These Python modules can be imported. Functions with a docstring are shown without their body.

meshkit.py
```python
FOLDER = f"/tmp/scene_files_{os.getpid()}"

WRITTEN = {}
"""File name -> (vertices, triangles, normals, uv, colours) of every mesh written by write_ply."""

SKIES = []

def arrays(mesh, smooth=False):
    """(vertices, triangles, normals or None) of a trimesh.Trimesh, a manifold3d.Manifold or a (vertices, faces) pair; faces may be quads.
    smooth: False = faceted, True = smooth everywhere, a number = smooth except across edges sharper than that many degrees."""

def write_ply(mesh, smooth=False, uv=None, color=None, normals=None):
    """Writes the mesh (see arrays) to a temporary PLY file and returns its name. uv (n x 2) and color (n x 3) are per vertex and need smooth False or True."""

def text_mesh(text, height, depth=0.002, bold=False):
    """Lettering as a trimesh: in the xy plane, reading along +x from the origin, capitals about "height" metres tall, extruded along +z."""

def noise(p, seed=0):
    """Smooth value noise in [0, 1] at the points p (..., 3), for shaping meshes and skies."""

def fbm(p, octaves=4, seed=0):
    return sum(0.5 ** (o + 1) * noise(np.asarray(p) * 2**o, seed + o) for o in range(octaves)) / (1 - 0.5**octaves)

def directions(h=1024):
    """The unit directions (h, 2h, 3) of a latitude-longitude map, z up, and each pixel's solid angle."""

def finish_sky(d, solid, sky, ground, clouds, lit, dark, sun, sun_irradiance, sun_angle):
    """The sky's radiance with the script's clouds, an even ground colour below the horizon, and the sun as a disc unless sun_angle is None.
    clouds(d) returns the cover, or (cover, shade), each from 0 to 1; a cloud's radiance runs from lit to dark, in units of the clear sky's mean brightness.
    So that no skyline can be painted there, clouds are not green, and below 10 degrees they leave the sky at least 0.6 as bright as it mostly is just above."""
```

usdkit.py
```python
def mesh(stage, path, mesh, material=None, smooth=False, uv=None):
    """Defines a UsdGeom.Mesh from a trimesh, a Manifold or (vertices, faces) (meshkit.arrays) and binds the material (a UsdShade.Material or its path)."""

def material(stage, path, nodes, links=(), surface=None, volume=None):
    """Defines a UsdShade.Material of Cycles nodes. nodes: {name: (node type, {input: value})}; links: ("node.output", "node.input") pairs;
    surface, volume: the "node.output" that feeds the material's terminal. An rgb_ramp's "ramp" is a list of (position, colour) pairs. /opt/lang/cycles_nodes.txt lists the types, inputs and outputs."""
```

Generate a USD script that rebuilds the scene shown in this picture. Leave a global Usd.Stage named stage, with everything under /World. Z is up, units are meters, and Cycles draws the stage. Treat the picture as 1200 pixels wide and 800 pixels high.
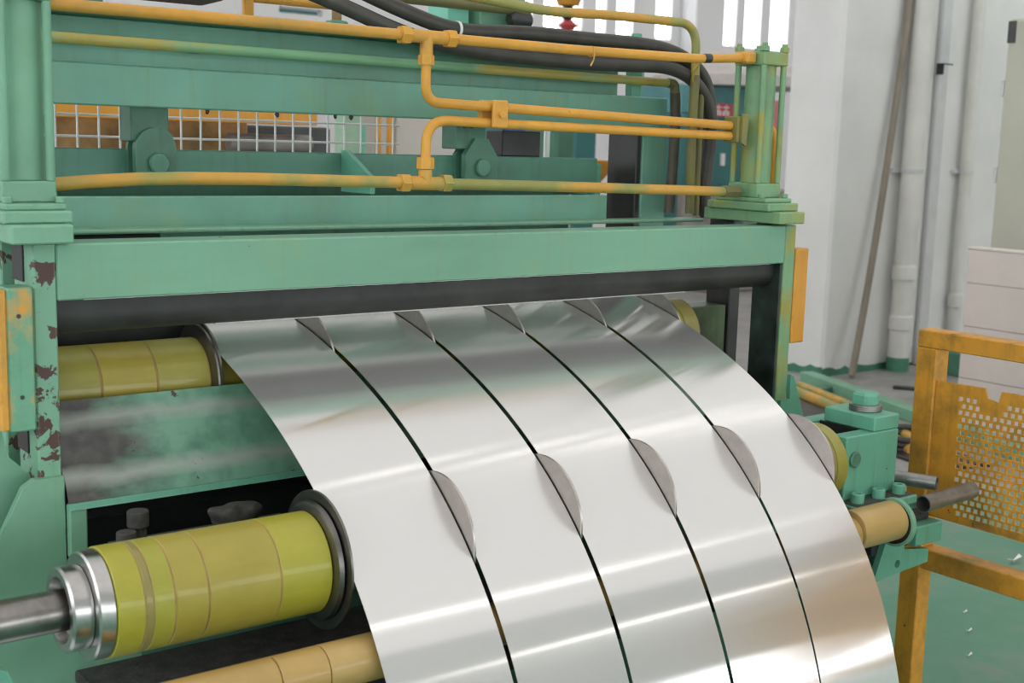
import math, random
import numpy as np, trimesh, usdkit, meshkit
from shapely.geometry import Polygon, Point, box as sbox
from shapely.ops import unary_union
from scipy.interpolate import CubicSpline, UnivariateSpline
from pxr import Usd, UsdGeom, UsdShade, UsdLux, Gf, Sdf

random.seed(7); np.random.seed(7); RNG = np.random.default_rng(7)
stage = Usd.Stage.CreateInMemory()
UsdGeom.SetStageUpAxis(stage, 'Z'); UsdGeom.SetStageMetersPerUnit(stage, 1.0)
UsdGeom.Xform.Define(stage, '/World'); UsdGeom.Scope.Define(stage, '/World/Looks')

# ---------------------------------------------------------------- camera, light, exposure
CAM = (-0.740, -2.313, 1.550); YAW, PITCH, ROLL = 37.65, -8.87, 1.63
EXPOSURE = 0.07
ROOF_GLOW, WINDOW_GLOW, LAMP_GLOW = 0.90, 4.1, 5.0

def camera():
    y, p, r = (math.radians(v) for v in (YAW, PITCH, ROLL))
    d = np.array([math.sin(y)*math.cos(p), math.cos(y)*math.cos(p), math.sin(p)])
    a = np.array([math.cos(y), -math.sin(y), 0]); u = np.cross(a, d)
    right, up = math.cos(r)*a + math.sin(r)*u, -math.sin(r)*a + math.cos(r)*u
    c = UsdGeom.Camera.Define(stage, '/World/camera')
    m = Gf.Matrix4d(*right, 0, *up, 0, *(-d), 0, *CAM, 1)
    c.AddTransformOp().Set(m)
    c.CreateHorizontalApertureAttr(36.0); c.CreateVerticalApertureAttr(24.0)
    c.CreateFocalLengthAttr(36.0*1488/1200)
    c.CreateFStopAttr(5.6); c.CreateFocusDistanceAttr(2.85)
    c.CreateExposureAttr(EXPOSURE); c.CreateClippingRangeAttr((0.05, 200))
camera()
dome = UsdLux.DomeLight.Define(stage, '/World/sky_light')
dome.CreateColorAttr((0.92, 0.96, 1.0)); dome.CreateIntensityAttr(0.25)

# ---------------------------------------------------------------- materials
def srgb(r, g, b):
    f = lambda c: c/12.92 if c <= 0.04045 else ((c+0.055)/1.055)**2.4
    return tuple(f(v/255) for v in (r, g, b))
LOOKS = {}
def look(name, nodes, links, surface):
    LOOKS[name] = usdkit.material(stage, '/World/Looks/'+name, nodes, links, surface=surface)
    return name
def plain(name, col, rough=.5, metal=0., spec=.5, coat=0., bump=0., bscale=200., vary=.12, vscale=5.):
    lo, hi = tuple(c*(1-vary) for c in col), tuple(min(1, c*(1+vary)) for c in col)
    n = {'g': ('geometry', {}), 'n': ('noise_texture', {'scale': vscale, 'detail': 5., 'roughness': .6}),
         'r': ('rgb_ramp', {'ramp': [(.3, lo), (.7, hi)]}),
         'p': ('principled_bsdf', {'roughness': rough, 'metallic': metal, 'specular_ior_level': spec, 'coat_weight': coat, 'coat_roughness': .06})}
    l = [('g.position', 'n.vector'), ('n.fac', 'r.fac'), ('r.color', 'p.base_color')]
    if bump:
        n['bn'] = ('noise_texture', {'scale': bscale, 'detail': 3.}); n['b'] = ('bump', {'strength': bump, 'distance': .002})
        l += [('g.position', 'bn.vector'), ('bn.fac', 'b.height'), ('b.normal', 'p.normal')]
    return look(name, n, l, 'p.BSDF')
def paint(name, col, under=(.05, .035, .03), chip=.70, chip_scale=16., stain=(.12, .16, .10), stain_at=.62, stain_max=.55, streak=.5,
          rough=.45, edge=.55, other=None, other_at=.6, other_scale=3., stretch=(1, 1, 1), spec=.4):
    """machine paint: slow tone change, grease stains, run-down streaks, chips down to primer"""
    lo, hi = tuple(c*.84 for c in col), tuple(min(1, c*1.14) for c in col)
    n = {'g': ('geometry', {}),
         'm1': ('mapping', {'scale': stretch}), 'n1': ('noise_texture', {'scale': 3.5, 'detail': 6., 'roughness': .6}), 'r1': ('rgb_ramp', {'ramp': [(.3, lo), (.7, hi)]}),
         'n2': ('noise_texture', {'scale': 5., 'detail': 8., 'roughness': .7}), 'r2': ('map_range', {'from_min': stain_at-.08, 'from_max': stain_at+.16, 'to_min': 0., 'to_max': stain_max, 'clamp': True}),
         'mx': ('mix', {'color2': stain}),
         'm3': ('mapping', {'scale': (45., 45., 2.2)}), 'n3': ('noise_texture', {'scale': 1., 'detail': 3., 'roughness': .5}),
         'r3': ('map_range', {'from_min': .55, 'from_max': .8, 'to_min': 0., 'to_max': streak, 'clamp': True}), 'mx3': ('mix', {'color2': tuple(.55*s+.45*c*.6 for s, c in zip(stain, col))}),
         'n4': ('noise_texture', {'scale': chip_scale, 'detail': 6., 'roughness': .62, 'distortion': .4}), 'r4': ('map_range', {'from_min': chip, 'from_max': chip+.015, 'clamp': True}),
         'mx4': ('mix', {'color2': under}),
         'bv': ('bevel', {'radius': .004, 'samples': 4}), 'dt': ('vector_math', {'math_type': 'dot_product'}), 'em': ('map_range', {'from_min': .985, 'from_max': .80, 'to_min': 0., 'to_max': edge, 'clamp': True}),
         'ne': ('noise_texture', {'scale': 38., 'detail': 5.}), 'ner': ('rgb_ramp', {'ramp': [(.36, tuple(.5*c for c in under)), (.44, tuple(min(1, 1.1*c+.05) for c in col)), (.62, tuple(min(1, 1.45*c+.12) for c in col))]}), 'mxe': ('mix', {}),
         'rr': ('map_range', {'from_min': 0., 'from_max': 1., 'to_min': rough, 'to_max': min(1, rough+.3)}),
         'bn': ('noise_texture', {'scale': 60., 'detail': 4.}), 'b0': ('math', {'math_type': 'multiply_add', 'value2': -.8}), 'b': ('bump', {'strength': .25, 'distance': .001}),
         'p': ('principled_bsdf', {'specular_ior_level': spec})}
    l = [('g.position', 'm1.vector'), ('m1.vector', 'n1.vector'), ('n1.fac', 'r1.fac'), ('g.position', 'n2.vector'), ('n2.fac', 'r2.value'), ('r2.result', 'mx.fac'),
         ('mx.color', 'mx3.color1'), ('g.position', 'm3.vector'), ('m3.vector', 'n3.vector'), ('n3.fac', 'r3.value'), ('r3.result', 'mx3.fac'),
         ('mx3.color', 'mx4.color1'), ('g.position', 'n4.vector'), ('n4.fac', 'r4.value'), ('r4.result', 'mx4.fac'), ('mx4.color', 'mxe.color1'), ('g.position', 'ne.vector'), ('ne.fac', 'ner.fac'), ('ner.color', 'mxe.color2'), ('bv.bevel', 'dt.vector1'), ('g.normal', 'dt.vector2'), ('dt.value', 'em.value'), ('em.result', 'mxe.fac'), ('mxe.color', 'p.base_color'),
         ('r4.result', 'rr.value'), ('rr.result', 'p.roughness'), ('g.position', 'bn.vector'), ('r4.result', 'b0.value1'), ('bn.fac', 'b0.value3'), ('b0.value', 'b.height'), ('b.normal', 'p.normal')]
    if other is None:
        l.append(('r1.color', 'mx.color1'))
    else:
        n['n5'] = ('noise_texture', {'scale': other_scale, 'detail': 5., 'roughness': .55}); n['m5'] = ('mapping', {'scale': stretch})
        n['r5'] = ('map_range', {'from_min': other_at-.07, 'from_max': other_at+.07, 'clamp': True}); n['mx5'] = ('mix', {'color2': other})
        l += [('g.position', 'm5.vector'), ('m5.vector', 'n5.vector'), ('n5.fac', 'r5.value'), ('r5.result', 'mx5.fac'), ('r1.color', 'mx5.color1'), ('mx5.color', 'mx.color1')]
    return look(name, n, l, 'p.BSDF')
def glow(name, col, strength):
    return look(name, {'e': ('emission', {'color': col, 'strength': strength})}, [], 'e.emission')

GREEN, TEAL, YEL, ORANGE = (.19, .395, .268), (.155, .36, .275), (.70, .34, .05), (.66, .30, .035)
paint('green_paint', GREEN, chip=.725, stain=(.16, .30, .13), stain_max=.4, streak=.25)
paint('green_chipped', GREEN, chip=.555, chip_scale=14., under=(.10, .055, .05), stain_max=.4)
paint('green_olive', (.20, .37, .20), chip=.69, chip_scale=22., other=(.33, .32, .07), other_at=.52, other_scale=6., stain=(.10, .11, .06))
paint('green_beam', (.185, .395, .27), chip=.70, chip_scale=13., stretch=(.25, 1, 1), stain=(.28, .33, .13), stain_at=.6, stain_max=.5, streak=.4)
paint('green_top_beam', TEAL, chip=.735, chip_scale=12., under=(.05, .03, .03), stain=(.25, .32, .12), stain_at=.58, stain_max=.5, streak=.5)
paint('green_dark', (.075, .20, .135), chip=.75, stain=(.06, .07, .05), stain_max=.6)
paint('green_shaded', (.10, .26, .19), chip=.8, stain=(.08, .12, .08), stain_max=.5)  # green darkened for the shade beneath the press beam
look('green_grimy_glint', {'g': ('geometry', {}), 's': ('separate_xyz', {}), 'm': ('mapping', {'scale': (.45, 1., 1.)}), 'n': ('noise_texture', {'scale': 9., 'detail': 8., 'roughness': .65}),
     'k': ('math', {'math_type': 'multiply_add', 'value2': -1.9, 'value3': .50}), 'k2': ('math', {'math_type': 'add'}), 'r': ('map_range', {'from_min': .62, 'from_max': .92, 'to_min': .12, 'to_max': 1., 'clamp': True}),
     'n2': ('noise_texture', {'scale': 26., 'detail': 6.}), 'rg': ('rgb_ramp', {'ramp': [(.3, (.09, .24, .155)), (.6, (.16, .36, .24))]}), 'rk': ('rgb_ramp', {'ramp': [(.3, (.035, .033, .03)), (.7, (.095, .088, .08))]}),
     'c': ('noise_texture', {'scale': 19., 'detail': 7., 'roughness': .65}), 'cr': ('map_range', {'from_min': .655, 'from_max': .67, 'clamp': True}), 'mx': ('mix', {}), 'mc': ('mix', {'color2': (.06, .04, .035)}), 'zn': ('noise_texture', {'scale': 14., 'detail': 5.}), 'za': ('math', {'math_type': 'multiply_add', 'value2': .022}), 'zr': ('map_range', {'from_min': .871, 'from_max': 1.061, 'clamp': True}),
     'zm': ('rgb_ramp', {'ramp': [(0, (0, 0, 0)), (.16, (0, 0, 0)), (.27, (.75, .75, .75)), (.38, (0, 0, 0)), (.68, (0, 0, 0)), (.79, (.7, .7, .7)), (.90, (0, 0, 0)), (1, (0, 0, 0))]}), 'ms': ('mix', {'color2': (.34, .37, .33)}),  # pale worn bands that also paint in the highlights of both bends
     'p': ('principled_bsdf', {'roughness': .38, 'specular_ior_level': .5})},
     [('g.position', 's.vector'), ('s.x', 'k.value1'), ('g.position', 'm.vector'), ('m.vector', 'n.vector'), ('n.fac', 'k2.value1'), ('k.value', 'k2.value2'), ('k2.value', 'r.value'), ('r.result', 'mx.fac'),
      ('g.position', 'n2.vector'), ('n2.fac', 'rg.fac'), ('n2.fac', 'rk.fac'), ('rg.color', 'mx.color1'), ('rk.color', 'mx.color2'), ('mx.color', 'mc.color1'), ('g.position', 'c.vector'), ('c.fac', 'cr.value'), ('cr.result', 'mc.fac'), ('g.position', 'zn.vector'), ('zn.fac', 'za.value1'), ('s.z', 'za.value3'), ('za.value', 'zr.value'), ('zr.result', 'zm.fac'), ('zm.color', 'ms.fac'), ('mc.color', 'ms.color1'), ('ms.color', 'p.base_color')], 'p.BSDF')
paint('chock_paint', (.10, .15, .07), chip=.8, stain=(.05, .05, .035), stain_at=.5, stain_max=.8)
paint('green_block', (.13, .38, .265), chip=.73, chip_scale=25., stain=(.10, .14, .10), stain_max=.5, under=(.09, .06, .05))
paint('yellow_paint', YEL, chip=.72, chip_scale=24., stain=(.30, .22, .07), stain_at=.55, stain_max=.6, streak=.1, under=(.09, .06, .03))
paint('yellow_worn', (.62, .33, .06), chip=.72, chip_scale=24., other=(.30, .30, .09), other_at=.5, other_scale=5., stain=(.2, .16, .06), streak=.1)
paint('green_pipe', (.17, .36, .20), chip=.76, other=(.40, .33, .08), other_at=.52, other_scale=2.5, streak=.1)
paint('olive_pipe', (.17, .16, .065), chip=.8, other=(.24, .21, .05), streak=.1)
paint('orange_fence', ORANGE, chip=.69, chip_scale=20., stain=(.13, .10, .035), stain_at=.54, stain_max=.8, streak=.5, under=(.05, .04, .03), other=(.25, .22, .05), other_at=.66, other_scale=4.)
paint('orange_flat', ORANGE, chip=.8, stain_max=.3, streak=.2)
paint('yellow_patch', (.155, .38, .25), other=(.70, .33, .04), other_at=.56, other_scale=12., chip=.68, chip_scale=30.)
plain('grease_shade_black', (.018, .017, .017), rough=.42, bump=.3, bscale=60., vary=.4)  # black of real grease drips, also of dark recesses painted in
plain('grimy_shade_green', (.028, .045, .036), rough=.42, vary=.7, vscale=11.)  # dark tone holding the shade and grime of the right post
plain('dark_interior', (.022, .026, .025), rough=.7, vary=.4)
plain('dark_steel', (.06, .06, .058), rough=.4, metal=.6, vary=.4, vscale=12.)
plain('rubber_bar', (.030, .030, .029), rough=.55, vary=.45, vscale=9.)
plain('black_paint', (.03, .03, .03), rough=.4, vary=.5, vscale=9.)
plain('hose_rubber', (.050, .046, .040), rough=.5, vary=.3, vscale=14.)
plain('hose_dusty', (.10, .09, .065), rough=.6, vary=.3, vscale=14.)
plain('shaft_steel', (.25, .235, .22), rough=.3, metal=1., vary=.3, vscale=20.)
plain('bright_steel', (.50, .49, .48), rough=.24, metal=1., vary=.12, vscale=30.)
plain('disc_steel', (.50, .46, .43), rough=.33, metal=1., vary=.10, vscale=25.)
plain('dark_disc', (.20, .19, .18), rough=.36, metal=1., vary=.15, vscale=25.)
plain('tube_steel', (.30, .295, .29), rough=.42, metal=.85, vary=.25, vscale=22.)
plain('grime', (.06, .057, .053), rough=.8, bump=.8, bscale=120., vary=.4, vscale=30.)
def sleeve(name, col):
    plain(name, col, rough=.5, coat=.3, vary=.10, vscale=8.)
sleeve('sleeve_yellow', (.36, .33, .03)); sleeve('sleeve_amber', (.35, .285, .04)); sleeve('sleeve_lime', (.33, .315, .035)); sleeve('sleeve_brown', (.26, .22, .06)); sleeve('sleeve_olive', (.30, .27, .045)); sleeve('sleeve_tan', (.44, .28, .085)); sleeve('sleeve_tan_light', (.48, .32, .11))
# polished strip: brushed sheen along the run
look('strip_steel', {'t': ('combine_xyz', {'x': 1., 'y': 0., 'z': 0.}),
     'p': ('principled_bsdf', {'base_color': (.80, .79, .775), 'metallic': 1., 'roughness': .15, 'anisotropic': 1.}), 'd': ('diffuse_bsdf', {'color': (.56, .55, .545)}), 'x': ('mix_closure', {'fac': .28})},
     [('t.vector', 'p.tangent'), ('p.BSDF', 'x.closure1'), ('d.BSDF', 'x.closure2')], 'x.closure')
plain('white_wall', (.74, .74, .745), rough=.85, vary=.05, vscale=.8)
plain('pier_wall', (.72, .715, .70), rough=.85, vary=.07, vscale=1.6)
plain('grey_trim', (.58, .58, .585), rough=.8, vary=.08)
plain('pipe_white', (.66, .65, .61), rough=.6, vary=.1, vscale=3.)
plain('conduit_brown', (.25, .21, .17), rough=.8)
plain('cabinet_paint', (.46, .46, .38), rough=.6, vary=.06, vscale=2.)
plain('board_pink', (.64, .56, .52), rough=.7, vary=.06, vscale=3.)
plain('board_edge', (.72, .66, .60), rough=.7)
plain('white_plastic', (.78, .78, .76), rough=.5, vary=.03)
plain('wire_white', (.74, .74, .72), rough=.45, metal=.3, vary=.1)
plain('beige_panel', (.62, .59, .54), rough=.7, vary=.04)
plain('rust_brown', (.36, .22, .09), rough=.7, vary=.75, vscale=4.)
plain('pale_metal', (.26, .235, .22), rough=.5, vary=.4, vscale=4.)
plain('teal_paint', (.035, .16, .155), rough=.5, vary=.1)
plain('teal_light', (.10, .27, .29), rough=.5)
plain('turquoise', (.19, .56, .43), rough=.5)
plain('pale_green', (.30, .45, .32), rough=.6, vary=.2)
plain('blue_paint', (.05, .10, .30), rough=.5)
plain('red_paint', (.55, .07, .07), rough=.5)
plain('pink_red', (.60, .20, .22), rough=.6)
plain('dome_cover', (.52, .48, .46), rough=.8)
plain('floor_green_paint', (.06, .21, .13), rough=.5, vary=.3)
plain('base_green', (.06, .20, .13), rough=.6, vary=.35)
glow('ceiling_glow', (1., .985, .96), ROOF_GLOW)
glow('daylight_pane', (.94, .97, 1.), WINDOW_GLOW)
glow('lamp_tube', (1., .97, .92), LAMP_GLOW)
# floor: dusty grey concrete, with the green painted work zone nearest the machine
look('floor_mix', {'g': ('geometry', {}), 's': ('separate_xyz', {}), 'ne': ('noise_texture', {'scale': 6., 'detail': 4.}), 'a': ('math', {'math_type': 'multiply_add', 'value2': .10}),
     'e': ('map_range', {'from_min': .90, 'from_max': .93, 'clamp': True}), 'n1': ('noise_texture', {'scale': 2.2, 'detail': 8., 'roughness': .7}),
     'rg': ('rgb_ramp', {'ramp': [(.30, (.085, .235, .155)), (.52, (.11, .27, .18)), (.60, (.16, .27, .20)), (.70, (.22, .215, .20))]}),
     'rc': ('rgb_ramp', {'ramp': [(.3, (.20, .195, .185)), (.5, (.31, .305, .295)), (.7, (.40, .39, .38))]}),
     'mx': ('mix', {}), 'p': ('principled_bsdf', {'roughness': .42, 'specular_ior_level': .35})},
     [('g.position', 's.vector'), ('g.position', 'ne.vector'), ('ne.fac', 'a.value1'), ('s.y', 'a.value3'), ('a.value', 'e.value'), ('g.position', 'n1.vector'), ('n1.fac', 'rg.fac'), ('n1.fac', 'rc.fac'),
      ('e.result', 'mx.fac'), ('rg.color', 'mx.color1'), ('rc.color', 'mx.color2'), ('mx.color', 'p.base_color')], 'p.BSDF')

# ---------------------------------------------------------------- shapes
cat = trimesh.util.concatenate
def box(x0, x1, y0, y1, z0, z1, b=.003):
    x0, x1 = sorted((x0, x1)); y0, y1 = sorted((y0, y1)); z0, z1 = sorted((z0, z1))
    b = min(b, .45*min(x1-x0, y1-y0, z1-z0)); P = []
    for sx in (0, 1):
        for sy in (0, 1):
            for sz in (0, 1):
                X, Y, Z = (x0, x1)[sx], (y0, y1)[sy], (z0, z1)[sz]; dx, dy, dz = b*(1-2*sx), b*(1-2*sy), b*(1-2*sz)
                P += [(X, Y+dy, Z+dz), (X+dx, Y, Z+dz), (X+dx, Y+dy, Z)]
    return trimesh.convex.convex_hull(np.array(P))
def frame(d):
    d = np.asarray(d, float); d /= np.linalg.norm(d)
    a = np.cross(d, (0, 0, 1) if abs(d[2]) < .9 else (1, 0, 0)); a /= np.linalg.norm(a)
    return d, a, np.cross(d, a)
def lathe(p, axis, prof, n=40):
    """closed solid of revolution about an axis from p; prof: (distance, radius) pairs"""
    d, a, b = frame(axis); p = np.asarray(p, float); t = np.arange(n)*2*math.pi/n
    ring = np.cos(t)[:, None]*a + np.sin(t)[:, None]*b
    V = [p + s*d + max(r, 1e-5)*ring for s, r in prof]; k = len(V); V = np.vstack(V + [[p+prof[0][0]*d], [p+prof[-1][0]*d]])
    F = []; j = np.arange(n); jn = (j+1) % n
    for i in range(k-1):
        A, B = i*n, (i+1)*n
        F += [np.c_[A+j, A+jn, B+jn], np.c_[A+j, B+jn, B+j]]
    F += [np.c_[np.full(n, k*n), jn, j], np.c_[np.full(n, k*n+1), (k-1)*n+j, (k-1)*n+jn]]
    m = trimesh.Trimesh(V, np.vstack(F), process=False)
    if m.volume < 0: m.invert()
    return m
def cyl(p0, p1, r, n=32, b=.0015):
    p0, p1 = np.asarray(p0, float), np.asarray(p1, float); L = np.linalg.norm(p1-p0); b = min(b, .3*r, .3*L)
    return lathe(p0, p1-p0, [(0, r-b), (b, r), (L-b, r), (L, r-b)], n)
def pipe_open(p0, p1, r, w, n=36):
    L = np.linalg.norm(np.subtract(p1, p0)); d, a, b = frame(np.subtract(p1, p0)); t = np.arange(n)*2*math.pi/n; ring = np.cos(t)[:, None]*a+np.sin(t)[:, None]*b
    pr = [(0, r-w), (0, r), (L, r), (L, r-w)]; V = np.vstack([np.asarray(p0)+s*d+q*ring for s, q in pr]); F = []; j = np.arange(n); jn = (j+1) % n
    for i in range(4):
        A, B = i*n, ((i+1) % 4)*n; F += [np.c_[A+j, A+jn, B+jn], np.c_[A+j, B+jn, B+j]]
    m = trimesh.Trimesh(V, np.vstack(F), process=False)
    if m.volume < 0: m.invert()
    return m
def sweep(P, r, n=14, flat=None):
    P = np.asarray(P, float); T = np.gradient(P, axis=0); T /= np.linalg.norm(T, axis=1)[:, None]
    a = frame(T[0])[1]; R = []
    for t in T:
        a = a - (a@t)*t; a /= np.linalg.norm(a); R.append((a.copy(), np.cross(t, a)))
    th = np.arange(n)*2*math.pi/n; rr = np.broadcast_to(r, (len(P),))
    V = np.vstack([p + q*(np.cos(th)[:, None]*u + np.sin(th)[:, None]*v) for p, q, (u, v) in zip(P, rr, R)] + [P[:1], P[-1:]])
    F = []; j = np.arange(n); jn = (j+1) % n
    for i in range(len(P)-1):
        A, B = i*n, (i+1)*n; F += [np.c_[A+j, A+jn, B+jn], np.c_[A+j, B+jn, B+j]]
    k = len(P)*n; F += [np.c_[np.full(n, k), jn, j], np.c_[np.full(n, k+1), k-n+j, k-n+jn]]
    m = trimesh.Trimesh(V, np.vstack(F), process=False)
    if m.volume < 0: m.invert()
    return m
def bent(pts, r, bend=.05, n=16):
    """pipe through corner points with round bends"""
    P = [np.asarray(p, float) for p in pts]; out = [P[0]]
    for i in range(1, len(P)-1):
        u, v = P[i-1]-P[i], P[i+1]-P[i]; lu, lv = np.linalg.norm(u), np.linalg.norm(v); b = min(bend, .48*lu, .48*lv)
        A, B = P[i]+u/lu*b, P[i]+v/lv*b
        for t in np.linspace(0, 1, 9): out.append((1-t)**2*A + 2*t*(1-t)*P[i] + t*t*B)
    out.append(P[-1]); return sweep(out, r, n)
def flow(pts, r, m=60, n=14):
    P = np.asarray(pts, float); s = np.r_[0, np.cumsum(np.linalg.norm(np.diff(P, axis=0), axis=1))]
    return sweep(CubicSpline(s, P)(np.linspace(0, s[-1], m)), r, n)
def plate(pts, plane, a, b, holes=()):
    """outline extruded: plane 'xz' between y=a..b, 'yz' between x=a..b, 'xy' between z=a..b"""
    g = pts if hasattr(pts, 'geom_type') else Polygon(pts)
    for h in holes: g = g.difference(h)
    m = trimesh.creation.extrude_polygon(g, abs(b-a), engine='earcut'); v = m.vertices.copy(); lo = min(a, b)
    o = {'xz': (v[:, 0], v[:, 2]+lo, v[:, 1]), 'yz': (v[:, 2]+lo, v[:, 0], v[:, 1]), 'xy': (v[:, 0], v[:, 1], v[:, 2]+lo)}[plane]
    m = trimesh.Trimesh(np.stack(o, 1), m.faces, process=False)
    if m.volume < 0: m.invert()
    return m
def hexa(p, axis, r, h):
    m = lathe(p, axis, [(0, r*.96), (.08*h, r), (.88*h, r), (h, r*.9)], 6); return m
def ring_arc(p, r, w, n=40): pass

# ---------------------------------------------------------------- things
USED = {}
def fresh(parent, name):
    k = USED.get((parent, name), 0); USED[(parent, name)] = k+1
    return f'{parent}/{name}' + (f'_{k:03d}' if k else '')
def tag(prim, label=None, category=None, group=None, kind=None):
    for k, v in (('label', label), ('category', category), ('group', group), ('kind', kind)):
        if v: prim.SetCustomDataByKey(k, v)
class Thing:
    def __init__(s, name, label, category, loc=(0, 0, 0), group=None, kind=None):
        s.path, s.loc = fresh('/World', name), np.asarray(loc, float)
        x = UsdGeom.Xform.Define(stage, s.path); x.AddTranslateOp().Set(Gf.Vec3d(*map(float, loc))); tag(x.GetPrim(), label, category, group, kind)
    def part(s, name, mesh, mat, label=None, under=None, smooth=32, kind=None):
        p = fresh(under or s.path, name); m = mesh.copy(); m.vertices = np.asarray(m.vertices) - s.loc
        q = usdkit.mesh(stage, p, m, LOOKS[mat], smooth=smooth); tag(q.GetPrim(), label, kind=kind); return p
def single(name, mesh, mat, label, category, group=None, kind=None, smooth=32):
    b = np.asarray(mesh.bounds); loc = np.array([b[:, 0].mean(), b[:, 1].mean(), b[0, 2]])
    p = fresh('/World', name); m = mesh.copy(); m.vertices = np.asarray(m.vertices) - loc
    q = usdkit.mesh(stage, p, m, LOOKS[mat], smooth=smooth); q.AddTranslateOp().Set(Gf.Vec3d(*map(float, loc)))
    tag(q.GetPrim(), label, category, group, kind); return p
def struct(name, mesh, mat, label=None, smooth=False):
    return single(name, mesh, mat, label, None, kind='structure', smooth=smooth)

# ================================================================ the hall
HX0, HX1, HY0, HY1, HZ = -7., 19., -9., 14., 8.
pit = sbox(.15, 1.85, -1.15, -.52)
struct('floor', plate(sbox(HX0, HY0, HX1, HY1).difference(pit), 'xy', -.12, 0), 'floor_mix', 'concrete floor, grey behind the machine and green painted in front')
struct('floor_pit', cat([box(.05, .15, -1.2, -.47, -1.6, -.12), box(1.85, 1.95, -1.2, -.47, -1.6, -.12), box(.15, 1.85, -1.25, -1.15, -1.6, -.12), box(.15, 1.85, -.52, -.47, -1.6, -.12), box(.05, 1.95, -1.25, -.47, -1.7, -1.6)]), 'dark_interior', 'loop pit in the floor under the hanging strips')
struct('ceiling', box(HX0, HX1, HY0, HY1, HZ, HZ+.1, .01), 'ceiling_glow', 'unseen white ceiling made to glow as a light source')  # unseen ceiling given an even glow to light the hall
WT = .25
wins = [(11.1, .40), (11.87, .40), (12.5, .40), (13.0, .22), (13.52, .22), (14.05, .38), (14.95, .38), (16.54, .44), (17.2, .44), (17.92, .5)]
WZ0, WZ1 = 3.39, 6.2
g = sbox(HX0, 0, HX1, HZ)
for x, w in wins: g = g.difference(sbox(x-w/2, WZ0, x+w/2, WZ1).buffer(-.05).buffer(.05))
g = g.difference(sbox(7.62, 3.24, 8.30, 3.33))
struct('wall_back', plate(g, 'xz', HY1, HY1+WT), 'white_wall', 'far white wall with a row of tall bright windows')
for k, (x, w) in enumerate(wins + [(7.96, .68)]):
    z0, z1 = (WZ0, WZ1) if k < len(wins) else (3.24, 3.33)
    t = Thing(f'window_{k+1}', None, None, (x, HY1+.15, z0), kind='structure')
    fr = [box(x-w/2, x-w/2+.02, HY1+.1, HY1+.16, z0, z1), box(x+w/2-.02, x+w/2, HY1+.1, HY1+.16, z0, z1), box(x-w/2, x+w/2, HY1+.1, HY1+.16, z0, z0+.02), box(x-w/2, x+w/2, HY1+.1, HY1+.16, z1-.02, z1)]
    t.part('window_frame', cat(fr), 'white_plastic'); t.part('pane', box(x-w/2+.01, x+w/2-.01, HY1+.12, HY1+.14, z0+.01, z1-.01), 'daylight_pane' if k < len(wins) else 'teal_light')
struct('wall_far', box(HX1, HX1+WT, HY0, HY1, 0, HZ, .01), 'white_wall')
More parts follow.
